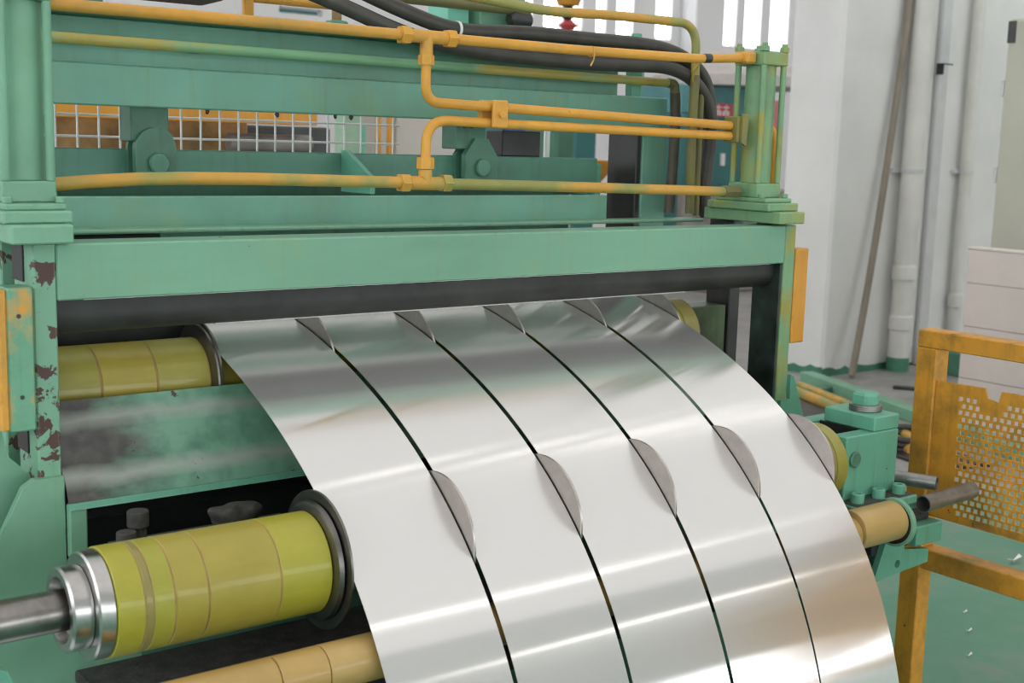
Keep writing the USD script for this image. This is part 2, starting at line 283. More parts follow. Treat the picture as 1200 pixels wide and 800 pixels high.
def side_wall(name, plane, lo, hi, a, b, spots, w, z0, z1, n0, label):
    g = sbox(lo, 0, hi, HZ)
    for c in spots: g = g.difference(sbox(c-w/2, z0, c+w/2, z1))
    struct(name, plate(g, plane, a, b), 'white_wall', label)
    mid = (a+b)/2
    for k, c in enumerate(spots):
        bx = (lambda u0, u1, d0, d1, q0, q1: box(u0, u1, mid+d0, mid+d1, q0, q1)) if plane == 'xz' else (lambda u0, u1, d0, d1, q0, q1: box(mid+d0, mid+d1, u0, u1, q0, q1))
        t = Thing(f'window_{n0+k}', None, None, (c, mid, z0) if plane == 'xz' else (mid, c, z0), kind='structure')  # unseen windows added to light the machine front and left faces
        t.part('window_frame', cat([bx(c-w/2, c-w/2+.06, -.04, .04, z0, z1), bx(c+w/2-.06, c+w/2, -.04, .04, z0, z1), bx(c-w/2+.06, c+w/2-.06, -.04, .04, z0, z0+.06), bx(c-w/2+.06, c+w/2-.06, -.04, .04, z1-.06, z1), bx(c-.03, c+.03, -.04, .04, z0+.06, z1-.06)]), 'white_plastic')
        t.part('pane', bx(c-w/2+.02, c+w/2-.02, -.01, .01, z0+.02, z1-.02), 'daylight_pane')
side_wall('wall_left', 'yz', HY0, HY1, HX0-WT, HX0, (-6.5, -3.6, -.7, 2.2, 5.1, 8.0, 10.9), 2.1, 1.8, 5.8, 12, 'white wall left of the machine with wide windows added for side light')
side_wall('wall_front', 'xz', HX0, HX1, HY0-WT, HY0, (-5.2, -2.2, .8, 3.8, 6.8, 9.8, 12.8, 15.8), 2.8, .6, 2.6, 19, 'white wall behind the viewer with wide windows added for front light')
struct('trim_1', box(15.35, 16.05, 13.6, 14, 0, HZ, .02), 'white_wall', 'white pilaster on the far wall between the windows')
# white pier wall on the right
PY = 3.27
struct('wall_right', box(6.30, 9.6, PY, 3.72, 0, HZ, .02), 'pier_wall', 'white plastered pier wall on the right')
struct('trim_2', box(7.34, 7.46, PY-.04, PY, 0, HZ, .01), 'grey_trim', 'grey vertical strip on the pier wall beside the drain pipe')
prof = [(6.30, 0)] + [(6.30+.05*i, .035+.03*RNG.random()) for i in range(0, 17)] + [(7.1, 0)]
struct('baseboard_right', cat([plate(prof, 'xz', PY-.008, PY), plate([(PY-.008, 0)]+[(PY+.05*i, .045+.03*RNG.random()) for i in range(0, 10)]+[(3.72, 0)], 'yz', 6.292, 6.30)]), 'base_green', 'green paint at the foot of the pier wall')
def drain(x, r, sockets, label, foot):
    t = Thing('drain_pipe', label, 'pipe', (x, PY-r-.01, 0))
    t.part('pipe', cyl((x, PY-r-.02, 0), (x, PY-r-.02, HZ), r, 32), 'pipe_white')
    for z in sockets: t.part('socket', lathe((x, PY-r-.02, z), (0, 0, 1), [(0, r), (.005, r+.012), (.09, r+.012), (.10, r+.006), (.11, r)], 32), 'pipe_white')
    t.part('clip', cat([cyl((x, PY-r-.02, 1.42), (x, PY-r-.02, 1.45), r+.006, 32), box(x-r-.06, x+r+.06, PY-.03, PY-.002, 1.42, 1.45)]), 'grey_trim')
    if foot: t.part('foot_band', lathe((x, PY-r-.02, 0), (0, 0, 1), [(0, r+.002), (0, r+.006), (.085, r+.005), (.10, r)], 32), 'floor_green_paint', 'green painted foot')
drain(7.03, .075, (.30, .66), 'thick white drain pipe with a green painted foot on the pier wall', True)
drain(7.74, .045, (.42,), 'thinner white drain pipe on the pier wall beside the electrical cabinet', False)
single('conduit', flow([(6.90, PY-.05, 8), (6.91, PY-.05, 3.2), (6.92, PY-.05, 2.62), (6.86, PY-.05, 2.0), (6.78, PY-.06, 1.43), (6.66, PY-.08, .75), (6.45, PY-.14, .015)], .025, 80), 'conduit_brown', 'brown flexible conduit slanting down the white pier wall', 'cable')
single('wall_hook', cat([box(7.30, 7.312, PY-.10, PY-.0405, 2.12, 2.20), box(7.30, 7.42, PY-.10, PY-.09, 2.19, 2.20)]), 'black_paint', 'small black bracket on the grey strip of the pier wall', 'bracket')
# cabinet and leaning board
t = Thing('electrical_cabinet', 'tall beige steel electrical cabinet with a lifting eye, by the pier wall', 'cabinet', (6.5, 1.2, 0))
t.part('body', box(6.12, 6.9, .4, 1.95, .06, 2.34, .01), 'cabinet_paint'); t.part('plinth', box(6.16, 6.86, .44, 1.91, 0, .06), 'dark_steel')
d = t.part('door', box(6.085, 6.118, .43, 1.925, .12, 2.325, .006), 'cabinet_paint')
for z in (.5, 1.4, 1.9): t.part('hinge', cyl((6.1, 1.94, z), (6.1, 1.94, z+.09), .012), 'grey_trim', under=d)
t.part('eye_bolt', trimesh.util.concatenate([trimesh.creation.torus(.03, .008, 24, 12, transform=trimesh.transformations.compose_matrix(angles=(math.pi/2, 0, math.pi/2), translate=(6.2, 1.83, 2.385))), cyl((6.2, 1.83, 2.335), (6.2, 1.83, 2.357), .012)]), 'dark_steel')
t.part('dark_corner', box(6.08, 6.086, 1.88, 1.93, 2.20, 2.325, .001), 'black_paint', 'dark top corner of the door')  # black patch on the top corner of the door
t = Thing('timber_board', 'pinkish plank board leaning upright before the cabinet, beyond the yellow fence', 'board', (5.52, .9, 0))
for z0, z1 in ((0, .33), (.333, .62), (.623, .86), (.863, 1.045)): t.part('plank', box(5.5, 5.53, .15, 1.69, z0, z1, .002), 'board_pink')
t.part('top_rim', box(5.495, 5.56, .15, 1.70, 1.046, 1.062, .003), 'board_edge')
single('cable_box', box(7.2, 7.45, 2.7, 2.9, 0, .17, .01), 'green_dark', 'low dark green box on the floor seen through the fence opening', 'box')
# floor clutter behind the machine
def bar(p, q, w, h, mat, name, label, c):
    p, q = np.asarray(p, float), np.asarray(q, float); d = (q-p); L = np.linalg.norm(d); d /= L; m = box(0, L, -w/2, w/2, 0, h, .004); s = np.array([-d[1], d[0], 0]); v = m.vertices
    m = trimesh.Trimesh(p + v[:, :1]*d + v[:, 1:2]*s + v[:, 2:]*np.array([0, 0, 1]), m.faces, process=False); return single(name, m, mat, label, c)
bar((6.05, 3.2, 0), (5.20, .9, 0), .10, .075, 'green_paint', 'floor_rail', 'long green steel rail on the grey floor in front of the pier wall', 'rail')
bar((5.62, 2.84, 0), (6.02, 2.86, 0), .06, .05, 'green_dark', 'cross_bar', 'short dark green bar joining the long floor rail', 'rail')
for k, (dx, lab) in enumerate(((0, 'yellow pipe on the grey floor, nearer one of the pair'), (.12, 'yellow pipe on the grey floor, farther one of the pair'))):
    single('floor_pipe', bent([(5.62+dx, 3.0, .035), (5.38+dx, 2.40, .035), (4.85+dx, 1.5, .035)], .033, .2), 'yellow_worn', lab, 'pipe')
bar((5.25, 2.75, 0), (4.85, 1.2, 0), .35, .02, 'dark_steel', 'floor_plate', 'dark steel plate on the grey floor beside the yellow pipes', 'plate')
bar((5.75, 2.2, 0), (5.55, 1.3, 0), .2, .015, 'grime', 'floor_plate', 'dusty steel plate on the grey floor behind the bearing block', 'plate')
bar((6.4, 2.75, 0), (6.65, 2.35, 0), .06, .02, 'dark_steel', 'floor_bar', 'thin dark bar lying on the floor near the pier', 'bar')
single('cable_coil', cat([trimesh.creation.torus(.15+.012*k, .016, 40, 10, transform=trimesh.transformations.translation_matrix((5.0, 1.62, .02+.03*k))) for k in range(3)]), 'hose_rubber', 'dark coil of cable on the floor between block and fence', 'cable')
for k, (x, y, s, lab) in enumerate(((3.68, .22, .035, 'largest white scrap on the green floor, near the right edge'), (2.72, -.21, .012, 'small white scrap on the green floor by the fence'), (2.905, -.09, .012, 'tiny pale scrap beside the small white scrap'), (3.05, .02, .010, 'tiny grey chip on the green floor under the lower rail'))):
    m = plate([(0, 0), (2*s, .2*s), (2.2*s, .7*s), (.9*s, .5*s), (.3*s, .9*s)], 'xy', 0, .004); m.vertices[:, 2] += .5*np.abs(m.vertices[:, 0]-s); m.apply_translation((x, y, .001)); single('paper_scrap', m, 'white_plastic', lab, 'scrap')

# ---------------------------------------------------------------- lamps of the hall (above and behind the viewer)
def lamp(x, y, z, h=.75):
    t = Thing('tube_lamp', 'long fluorescent lamp hung under the roof', 'lamp', (x, y, z), 'lamps under the roof')
    t.part('housing', box(x-h, x+h, y-.12, y+.12, z+.05, z+.11, .01), 'white_plastic'); t.part('tube', cat([cyl((x-h+.05, y+q, z+.02), (x+h-.05, y+q, z+.02), .028, 12) for q in (-.05, .05)]), 'lamp_tube')
for x, h in ((4.62, .3), (6.05, .35), (7.6, .75), (9.2, .75), (10.8, .75)): lamp(x, .05, 7.75, h)
for x in (5.4, 7.1, 8.8): lamp(x, -6.7, 7.75)
for x in (7.6, 9.3, 11.): lamp(x, -8.6, 5.6)

# ================================================================ slitting line: the side frames and front beam
XR = 1.985
t = Thing('machine_frame', 'green painted steel frame of the slitting machine, with side posts and front cross beam', 'machine frame', (1., .1, 0))
for side, (x0, x1) in enumerate(((-.042, 0.), (XR, XR+.043))):
    m = 'green_chipped' if side == 0 else 'green_olive'
    t.part('post', box(x0, x1, 0, .112, .60, 1.349), m); t.part('post', box(x0, x1, .195, .29, .60, 1.349), m if side == 0 else 'black_paint')
    t.part('side_plate', box(x0, x1, .003, .29, 0, .5995), 'green_paint')
    t.part('cap_plate', box(x0-.043, x1+.024 if side == 0 else x1+.012, -.03, .255, 1.350, 1.384) if side == 0 else box(1.922, 2.024, -.03, .255, 1.3535, 1.386), 'green_paint' if side == 0 else 'green_olive')
t.part('foot', plate([(-.0415, .92), (-.054, .921), (-.075, .908), (-.113, .831), (-.22, .60), (-.40, .24), (-.40, .0), (.14, .0), (.14, .56), (.02, .66), (0, .76), (0, .92)], 'xz', -.014, .002), 'green_paint')
t.part('gusset', plate([(-.0425, .915), (-.080, .953), (-.092, 1.01), (-.30, 1.01), (-.30, 0), (-.0425, 0)], 'xz', .05, .062), 'green_paint')
for z0, z1 in ((1.276, 1.348), (.955, 1.008)): t.part('cavity_patch', box(-.0455, -.0422, .048, .111, z0, z1, .001), 'grease_shade_black', 'black patch for the dark cavity outside the left post')  # flat black patches put in for the dark cavities beside the post
t.part('foot', plate([(2.0285, .93), (2.042, .924), (2.10, .785), (2.25, .30), (2.25, 0), (1.99, 0), (1.99, .86), (2.0285, .86)], 'xz', -.012, .002), 'green_block')
t.part('gusset', box(2.029, 2.10, .03, .045, .0, .80), 'green_block')
t.part('cross_beam', box(.001, XR-.001, 0, .095, 1.244, 1.3475, .003), 'green_beam')
t.part('rear_ledge', box(.001, XR-.001, .312, .3815, 1.338, 1.3475, .003), 'green_beam')
t.part('rear_beam', box(.001, 1.665, .382, .402, 1.336, 1.413, .003), 'green_top_beam')
t.part('weld_tab', box(.002, .036, -.03, -.012, .765, .868, .003), 'green_paint')
t.part('bed_panel', box(.02, XR-.02, -.012, .03, .12, .70, .003), 'green_dark'); t.part('bed_shelf', box(.01, 1.79, -.43, -.0125, .515, .54, .003), 'grime')
t.part('shelf_leg', box(.12, .15, -.42, -.38, 0, .5145), 'green_dark'); t.part('shelf_leg', box(1.74, 1.77, -.42, -.38, 0, .5145), 'green_dark')
t.part('back_panel', box(.002, XR-.002, .30, .32, .0, .90, .003), 'dark_interior'); t.part('back_panel', box(.002, 1.70, .32, .34, .9005, 1.140, .003), 'dark_interior'); t.part('dark_end_sheet', box(.002, .338, .345, .36, .92, 1.334, .003), 'dark_interior')  # dark sheets added to keep the opening behind the rollers dark
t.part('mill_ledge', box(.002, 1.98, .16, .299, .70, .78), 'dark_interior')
t.part('reflection_strip', box(.05, 1.93, .003, .020, 1.2432, 1.2439, .0002), 'white_plastic', 'white strip added under the cross beam for the strip reflections')  # white strip added so the steel strips reflect a bright line
t.part('dark_shade_plate', box(1.9785, 1.9845, .006, .108, .72, 1.243), 'grimy_shade_green', 'dark plate for the shade and grease on the inner face of the right post')  # added dark plate, holds the shade and grime of the inner face
t.part('stub_pin', cyl((.001, .04, .80), (.052, .04, .80), .014), 'dark_steel')
t.part('bearing_chock', box(1.82, 1.978, .20, .29, .90, 1.106), 'chock_paint', 'green bearing chock behind the strips')
t = Thing('pressure_bar', 'black rounded wiper bar under the front cross beam', 'bar', (1., .07, 1.174))
t.part('bar', plate(unary_union([sbox(.03, 1.214, .11, 1.2425), Point(.07, 1.214).buffer(.04, 16)]), 'yz', .004, 1.978), 'rubber_bar'); t.part('reflection_lip', box(.34, 1.68, .072, .094, 1.1705, 1.1735, .001), 'white_plastic', 'pale lip added for the strip reflections')  # pale lip added to give a bright line in the strip reflections

# side bracket panels
t = Thing('side_bracket', 'green bracket plate with yellow patches outside the left post', 'bracket', (-.09, .02, 1.01))
t.part('plate', box(-.092, -.046, -.012, .055, 1.012, 1.272), 'yellow_patch'); t.part('edge_strip', box(-.108, -.0925, -.012, .055, 1.015, 1.270), 'yellow_paint', 'yellow edge')
for x, z in ((-.072, 1.222), (-.070, 1.075)): t.part('bolt_hole', cyl((x, -.0135, z), (x, -.012, z), .004, 12, .0003), 'black_paint')
single('guard_board', box(2.0285, 2.082, -.004, .04, 1.018, 1.283), 'orange_flat', 'plain yellow board fixed outside the right post', 'board')

# ================================================================ hydraulic cylinders on the caps
def ram(cx, zb, label, m1, m2):
    t = Thing('hydraulic_cylinder', label, 'hydraulic cylinder', (cx, .115, zb), 'tie-rod cylinders on the side posts')
    t.part('base_plate', cat([box(cx-.068, cx+.055, .0, .23, zb, zb+.022)]), m1); t.part('base_foot', box(cx-.058, cx+.050, .02, .21, zb+.022, zb+.034), m1)
    t.part('lower_head', box(cx-.05, cx+.047, .06, .17, zb+.034, zb+.073), m1)
    for sx in (-1, 1):
        b = t.part('bolt', cyl((cx+sx*.047, .045, zb+.034), (cx+sx*.047, .045, zb+.046), .009, 16), m1)
    t.part('barrel', cyl((cx, .115, zb+.073), (cx, .115, 1.779), .0415, 48), m2)
    hx = t.part('upper_head', box(cx-.05, cx+.047, .06, .17, 1.779, 1.816), m1)
    for sx in (-1, 1):
        for sy in (-1, 1):
            p = (cx-.0015+sx*.040, .115+sy*.046)
            r = t.part('tie_rod', cyl((*p, zb+.073), (*p, 1.779), .0085, 20), m1)
            nn = t.part('nut', hexa((*p, 1.816), (0, 0, 1), .0135, .014), m1); t.part('rod_end', cyl((*p, 1.830), (*p, 1.838), .008, 16), m1, under=nn)
ram(-.022, 1.3845, 'green tie-rod cylinder standing on the left post', 'green_paint', 'green_paint')
ram(1.975, 1.3865, 'olive-stained tie-rod cylinder on the right post, its top plate and nuts showing', 'green_olive', 'green_olive')

# ================================================================ press beam above
t = Thing('press_beam', 'long green press beam across the top of the machine', 'beam', (1., .55, 1.6))
t.part('box_beam', box(-.1, 1.998, .50, .548, 1.607, 1.697), 'green_top_beam'); t.part('web', box(-.1, 1.835, .545, .60, 1.6972, 1.800), 'green_top_beam')
t.part('top_flange', box(-.1, 1.845, .47, .66, 1.8002, 1.818), 'green_dark')
for x in (1.915,): t.part('lifting_nut', cat([hexa((x, .56, 1.697), (0, 0, 1), .028, .165), hexa((x, .56, 1.862), (0, 0, 1), .016, .022)]), 'green_block')
for k, x in enumerate((.86, .905, 1.255, 1.275, .70, .52)):
    m = trimesh.creation.icosphere(2, .012 if k in (2, 3) else .006); m.vertices *= (.9, .6, 1.5 if k in (2, 3) else 1.); m.vertices *= 1+.8*(meshkit.noise(m.vertices*160+9*k)[:, None]-.5); m.apply_translation((x, .507, 1.603)); t.part('grease_drip', m, 'grease_shade_black', 'black grease drip')
t.part('column', box(1.922, 2.025, .52, .655, 0, 1.6065), 'green_top_beam'); t.part('column_side_plate', box(1.902, 1.9215, .525, .655, 0, 1.6065), 'black_paint', 'black plate on the inner side of the right column')  # black plate over the inner side of the right column
t.part('column', box(-.09, .0, .52, .655, 0, 1.6065), 'green_top_beam')
for x0, x1 in ((.352, .443), (1.257, 1.358)): t.part('hanger', box(x0, x1, .5485, .62, 1.53, 1.66), 'green_dark')
t = Thing('hinge_beam', 'green lower beam, darkened for shade, with two pinned lugs behind the yellow pipes', 'beam', (1., .63, 1.4))
t.part('beam', box(.002, 1.815, .60, .625, 1.437, 1.512), 'green_shaded'); t.part('shade_plate', box(.002, 1.815, .725, .735, 1.19, 1.436), 'green_dark')  # dark plate added for the shadow band behind the rear beam
t.part('end_tie', box(.002, .02, .6255, .7245, 1.40, 1.50), 'green_dark'); t.part('end_tie', box(1.79, 1.81, .6255, .7245, 1.40, 1.50), 'green_dark')
def lug(x0, x1, zt, rnd, px):
    c = (x0+x1)/2; w = (x1-x0)/2
    g = unary_union([sbox(x0, 1.44, x1, zt-w), Point(c, zt-w).buffer(w, 24)]) if rnd else Polygon([(x0, 1.44), (x1, 1.44), (x1, zt-.045), (c+.022, zt), (c-.022, zt), (x0, zt-.045)])
    for y0, y1 in ((.535, .556), (.585, .599)):
        l = t.part('lug', plate(g, 'xz', y0, y1), 'green_dark')
    p = t.part('pin', cyl((px, .525, 1.481), (px, .5985, 1.481), .0245, 32), 'green_dark'); t.part('pin_face', cyl((px, .5235, 1.481), (px, .5255, 1.481), .021, 28, .0005), 'green_shaded', under=p)
lug(.358, .455, 1.562, True, .411); lug(1.281, 1.386, 1.560, False, 1.336)
t.part('stiffener', plate([(.45, 1.414), (.598, 1.414), (.598, 1.52), (.575, 1.52), (.45, 1.455)], 'yz', .93, .942), 'green_block')
t.part('limit_box', box(1.46, 1.60, .61, .69, 1.5125, 1.585), 'black_paint', 'black box on top of the beam'); t.part('end_cap', box(1.816, 1.836, .605, .695, 1.40, 1.495), 'green_block')

# ================================================================ yellow hydraulic pipes
PYY = .112
def coupling(x, z, ln=.02, r=.0185, axis=(1, 0, 0)):
    return cat([hexa((x-ln/2, PYY, z), axis, r, ln)]) if axis == (1, 0, 0) else hexa((x, PYY, z-ln/2), axis, r, ln)
t = Thing('top_pipe', 'yellow pipe along the top of the machine with a tee fitting', 'pipe', (.9, PYY, 1.77))
t.part('pipe', cyl((.03, PYY, 1.779), (.80, PYY, 1.779), .0118, 24), 'yellow_paint'); t.part('pipe', sweep([(.93, PYY, 1.779), (1.3, PYY, 1.7785), (1.72, PYY, 1.784), (1.80, PYY, 1.789), (1.90, PYY, 1.796)], .0118, 24), 'yellow_paint')
t.part('tee_fitting', cat([cyl((.81, PYY, 1.779), (.925, PYY, 1.779), .0148, 24), cyl((.866, PYY, 1.779), (.866, PYY, 1.735), .0148, 24)]), 'yellow_paint')
for x in (.808, .93): t.part('coupling_nut', coupling(x, 1.779, .024, .021), 'yellow_paint')
t.part('coupling_nut', coupling(.866, 1.728, .022, .0185, (0, 0, 1)), 'yellow_paint'); t.part('flange_block', box(1.885, 1.924, .085, .14, 1.781, 1.813, .006), 'yellow_paint')
t.part('tape_band', cyl((1.742, PYY, 1.7858), (1.768, PYY, 1.7872), .0123, 24, .0003), 'dark_steel', 'grey tape band')
t.part('cable_tie', cat([lathe((1.348, PYY, 1.7783), (1, 0, 0), [(0, .0122), (0, .0135), (.004, .0135), (.004, .0122)], 20), sweep([(1.35, PYY-.014, 1.772), (1.343, PYY-.02, 1.757), (1.332, PYY-.022, 1.742)], .0022, 8)]), 'yellow_worn')
t = Thing('upper_branch_pipe', 'yellow pipe bending down from the top tee, upper of the middle pair', 'pipe', (1.3, PYY, 1.62))
t.part('pipe', bent([(.866, PYY, 1.718), (.866, PYY, 1.636), (1.06, PYY, 1.632), (1.86, PYY, 1.614)], .0115, .062), 'yellow_paint')
t = Thing('lower_branch_pipe', 'yellow pipe rising from the bottom tee, lower of the middle pair', 'pipe', (1.3, PYY, 1.5))
t.part('pipe', bent([(.869, PYY, 1.475), (.869, PYY, 1.597), (1.06, PYY, 1.5945), (1.86, PYY, 1.586)], .0115, .07), 'yellow_paint')
t.part('union_nut', coupling(.869, 1.500, .026, .020, (0, 0, 1)), 'yellow_paint')
t = Thing('bottom_pipe', 'yellow to olive pipe along the bottom with a tee fitting', 'pipe', (.9, PYY, 1.45))
t.part('pipe', sweep([(.025, PYY, 1.449), (.10, PYY, 1.455), (.20, PYY, 1.4605), (.30, PYY, 1.4625), (.45, PYY, 1.462), (.80, PYY, 1.4565)], .013, 24), 'yellow_worn'); t.part('pipe', sweep([(.93, PYY, 1.4535), (1.3, PYY, 1.447), (1.7, PYY, 1.439), (1.86, PYY, 1.435)], .013, 24), 'yellow_worn')
t.part('tee_fitting', cat([cyl((.81, PYY, 1.456), (.925, PYY, 1.4535), .0155, 24), cyl((.869, PYY, 1.456), (.869, PYY, 1.486), .0155, 24)]), 'yellow_worn')
for x in (.812, .925): t.part('coupling_nut', coupling(x, 1.4553, .024, .0215), 'yellow_worn')
t.part('end_fitting', hexa((1.845, PYY, 1.4354), (1, 0, 0), .018, .06), 'olive_pipe')
t = Thing('pipe_clamp', 'yellow clamp plate holding the two middle pipes', 'clamp', (1.06, .1, 1.58))
t.part('front_plate', box(1.040, 1.083, .088, .0985, 1.584, 1.648), 'yellow_paint'); t.part('rear_plate', box(1.030, 1.083, .1255, .14, 1.584, 1.648), 'yellow_worn'); t.part('bolt', hexa((1.062, .088, 1.6145), (0, -1, 0), .0085, .007), 'yellow_paint')
t = Thing('pipe_clamp', 'olive clamp plate where the middle pipes end at the right cylinder', 'clamp', (1.88, .1, 1.56))
t.part('block', box(1.862, 1.885, .085, .14, 1.568, 1.640, .004), 'olive_pipe'); t.part('front_plate', plate([(1.870, 1.568), (1.888, 1.560), (1.894, 1.648), (1.872, 1.645)], 'xz', .076, .0845), 'olive_pipe')
t = Thing('beam_tube', 'green to olive tube along the front of the press beam', 'pipe', (1, .455, 1.74))
t.part('pipe', cyl((-.09, .455, 1.744), (1.95, .455, 1.739), .0125, 20), 'green_pipe'); t.part('end_elbow', bent([(1.951, .455, 1.739), (1.978, .455, 1.738), (1.982, .455, 1.712)], .0145, .02), 'olive_pipe')
for x in (.5, 1.2, 1.75): t.part('saddle', box(x-.008, x+.008, .466, .545, 1.735, 1.75), 'green_dark')
single('riser_hose', flow([(1.982, .455, 1.713), (1.990, .458, 1.66), (1.994, .46, 1.56), (1.990, .46, 1.45), (1.985, .46, 1.355)], .0155, 40), 'hose_dusty', 'olive hose dropping from the end of the green tube', 'hose')
t = Thing('arched_pipe', 'yellow pipe arching over the hoses and turning olive on its way down', 'pipe', (1.5, .35, 1.36))
t.part('pipe', bent([(.95, .36, 1.925), (1.40, .35, 1.893), (1.635, .35, 1.902), (1.952, .35, 1.903), (1.957, .35, 1.76)], .0125, .075), 'yellow_worn'); t.part('lower_hose', bent([(1.957, .35, 1.7595), (1.955, .35, 1.55), (1.962, .35, 1.36)], .0135, .05), 'olive_pipe', 'olive lower run')
single('down_pipe', bent([(2.000, .365, 1.72), (2.002, .365, 1.352)], .010, .05), 'olive_pipe', 'thin olive pipe between the vertical hoses', 'pipe')
single('loop_pipe', bent([(2.024, .19, 1.622), (2.125, .19, 1.618), (2.15, .19, 1.41)], .0145, .075), 'orange_flat', 'short orange yellow pipe looping beside the right cylinder', 'pipe')

# hoses
t = Thing('hydraulic_hose', 'thick black hose crossing above the top pipe and bending down at the right', 'hose', (1.4, .4, 1.3))
t.part('hose', flow([(.60, .52, 2.02), (.907, .42, 1.893), (1.03, .40, 1.852), (1.134, .40, 1.832), (1.324, .40, 1.836), (1.62, .40, 1.838), (1.82, .40, 1.836), (1.955, .40, 1.812), (2.045, .40, 1.755), (2.080, .40, 1.655), (2.080, .40, 1.53), (2.075, .40, 1.352)], .019, 120), 'hose_rubber')
t.part('cable_tie', lathe((1.146, .40, 1.831), (1, 0, 0), [(0, .0195), (0, .021), (.007, .021), (.007, .0195)], 24), 'white_plastic')
t = Thing('hydraulic_hose', 'black hose dipping behind the top pipe across the press beam', 'hose', (1.4, .39, 1.3))
t.part('hose', flow([(.50, .50, 1.99), (.779, .42, 1.876), (.86, .41, 1.850), (.944, .40, 1.822), (1.135, .395, 1.786), (1.441, .39, 1.772), (1.751, .385, 1.776), (1.895, .375, 1.772), (1.985, .37, 1.735), (2.036, .365, 1.67), (2.050, .365, 1.60), (2.048, .365, 1.352)], .019, 120), 'hose_rubber')
t.part('cable_tie', flow([(1.928, .30, 1.795), (1.945, .345, 1.74), (1.975, .352, 1.722)], .003, 12, 8), 'yellow_worn')
single('hydraulic_hose', flow([(1.30, .43, 1.80), (1.55, .425, 1.795), (1.76, .42, 1.797), (1.90, .42, 1.80), (2.01, .43, 1.77), (2.075, .44, 1.69), (2.095, .44, 1.60), (2.10, .44, 1.352)], .018, 90), 'hose_rubber', 'outermost black hose of the bundle at the right', 'hose')

# things on and behind the press beam
t = Thing('motor_tank', 'black rounded cylinder lying above the press beam at the left', 'tank', (.2, .78, 1.87))
t.part('shell', lathe((-.5, .78, 1.985), (1, 0, 0), [(0, .06), (.02, .10), (.05, .115), (1.13, .115), (1.18, .10), (1.215, .07), (1.225, .03)], 48), 'hose_rubber'); t.part('saddle', box(-.3, -.2, .70, .86, 1.8185, 1.89), 'green_dark'); t.part('saddle', box(.25, .35, .70, .86, 1.8185, 1.89), 'green_dark')
t = Thing('support_bracket', 'yellow pipe bracket with a green nut behind the top pipe', 'bracket', (.9, .9, 1.6))
t.part('upright', box(.80, .828, .89, .91, 1.83, 2.10), 'yellow_paint'); t.part('foot', box(.79, .838, .60, .915, 1.8185, 1.8295), 'green_dark'); t.part('arm', cyl((.829, .90, 1.915), (1.11, .90, 1.916), .012, 20), 'yellow_paint'); t.part('neck', cyl((1.085, .90, 1.87), (1.085, .90, 1.93), .014, 20), 'rust_brown'); t.part('nut', hexa((1.085, .90, 1.835), (0, 0, 1), .032, .04), 'green_block')
t = Thing('valve_block', 'green valve block with an olive pipe above the press beam', 'valve', (1.6, .9, 1.82))
t.part('base', cat([box(1.50, 1.815, .82, .98, 1.855, 1.880), box(1.52, 1.76, .83, .97, 1.8802, 1.895)]), 'green_paint'); t.part('body', box(1.53, 1.70, .83, .97, 1.895, 2.06), 'green_paint')
t.part('side_block', box(1.43, 1.505, .85, .96, 1.86, 2.05), 'turquoise'); t.part('pipe', lathe((1.16, .78, 1.945), (1, 0, 0), [(0, .018), (.46, .018), (.475, .026), (.50, .026), (.51, .020)], 24), 'olive_pipe')
t.part('solenoid', lathe((1.60, .78, 1.915), (1, 0, 0), [(0, .016), (.01, .026), (.07, .026), (.08, .016)], 24), 'black_paint'); t.part('stud', hexa((1.48, .84, 2.05), (0, 0, 1), .012, .02), 'green_paint'); t.part('foot', box(1.56, 1.68, .56, .97, 1.8185, 1.8545), 'green_dark')

# ================================================================ strips
PR = np.array([(.29, 1.152), (.25, 1.148), (.2, 1.139), (.15, 1.123), (.105, 1.107), (.03, 1.079), (-.01, 1.067), (-.105, 1.032), (-.165, 1.004), (-.247, .955), (-.315, .914), (-.345, .887), (-.375, .859), (-.422, .819), (-.464, .782), (-.53, .70), (-.57, .643), (-.63, .525), (-.66, .44), (-.683, .35)])
PR = np.vstack([[(1.2, 1.156), (.8, 1.156), (.5, 1.156), (.36, 1.155)], PR, [(-.705, .2), (-.722, 0.), (-.735, -.4), (-.74, -1.)]])
s_ = np.r_[0, np.cumsum(np.hypot(*np.diff(PR, axis=0).T))]
w_ = np.ones(len(s_)); w_[:4] = .5; w_[-4:] = .4
SY, SZ = UnivariateSpline(s_, PR[:, 0], w=w_, s=1.5e-4, k=4), UnivariateSpline(s_, PR[:, 1], w=w_, s=1.5e-4, k=4)
us = np.linspace(0, s_[-1], 260); P2 = np.c_[SY(us), SZ(us)]; T2 = np.gradient(P2, axis=0); T2 /= np.linalg.norm(T2, axis=1)[:, None]; N2 = np.c_[T2[:, 1], -T2[:, 0]]; N2 *= np.sign(N2[:, 1:2]+1e-9*0+(N2[:, 1:2] == 0)); N2[N2[:, 1] < 0] *= -1
EDGE = [.35, .613, .876, 1.139, 1.402, 1.665]
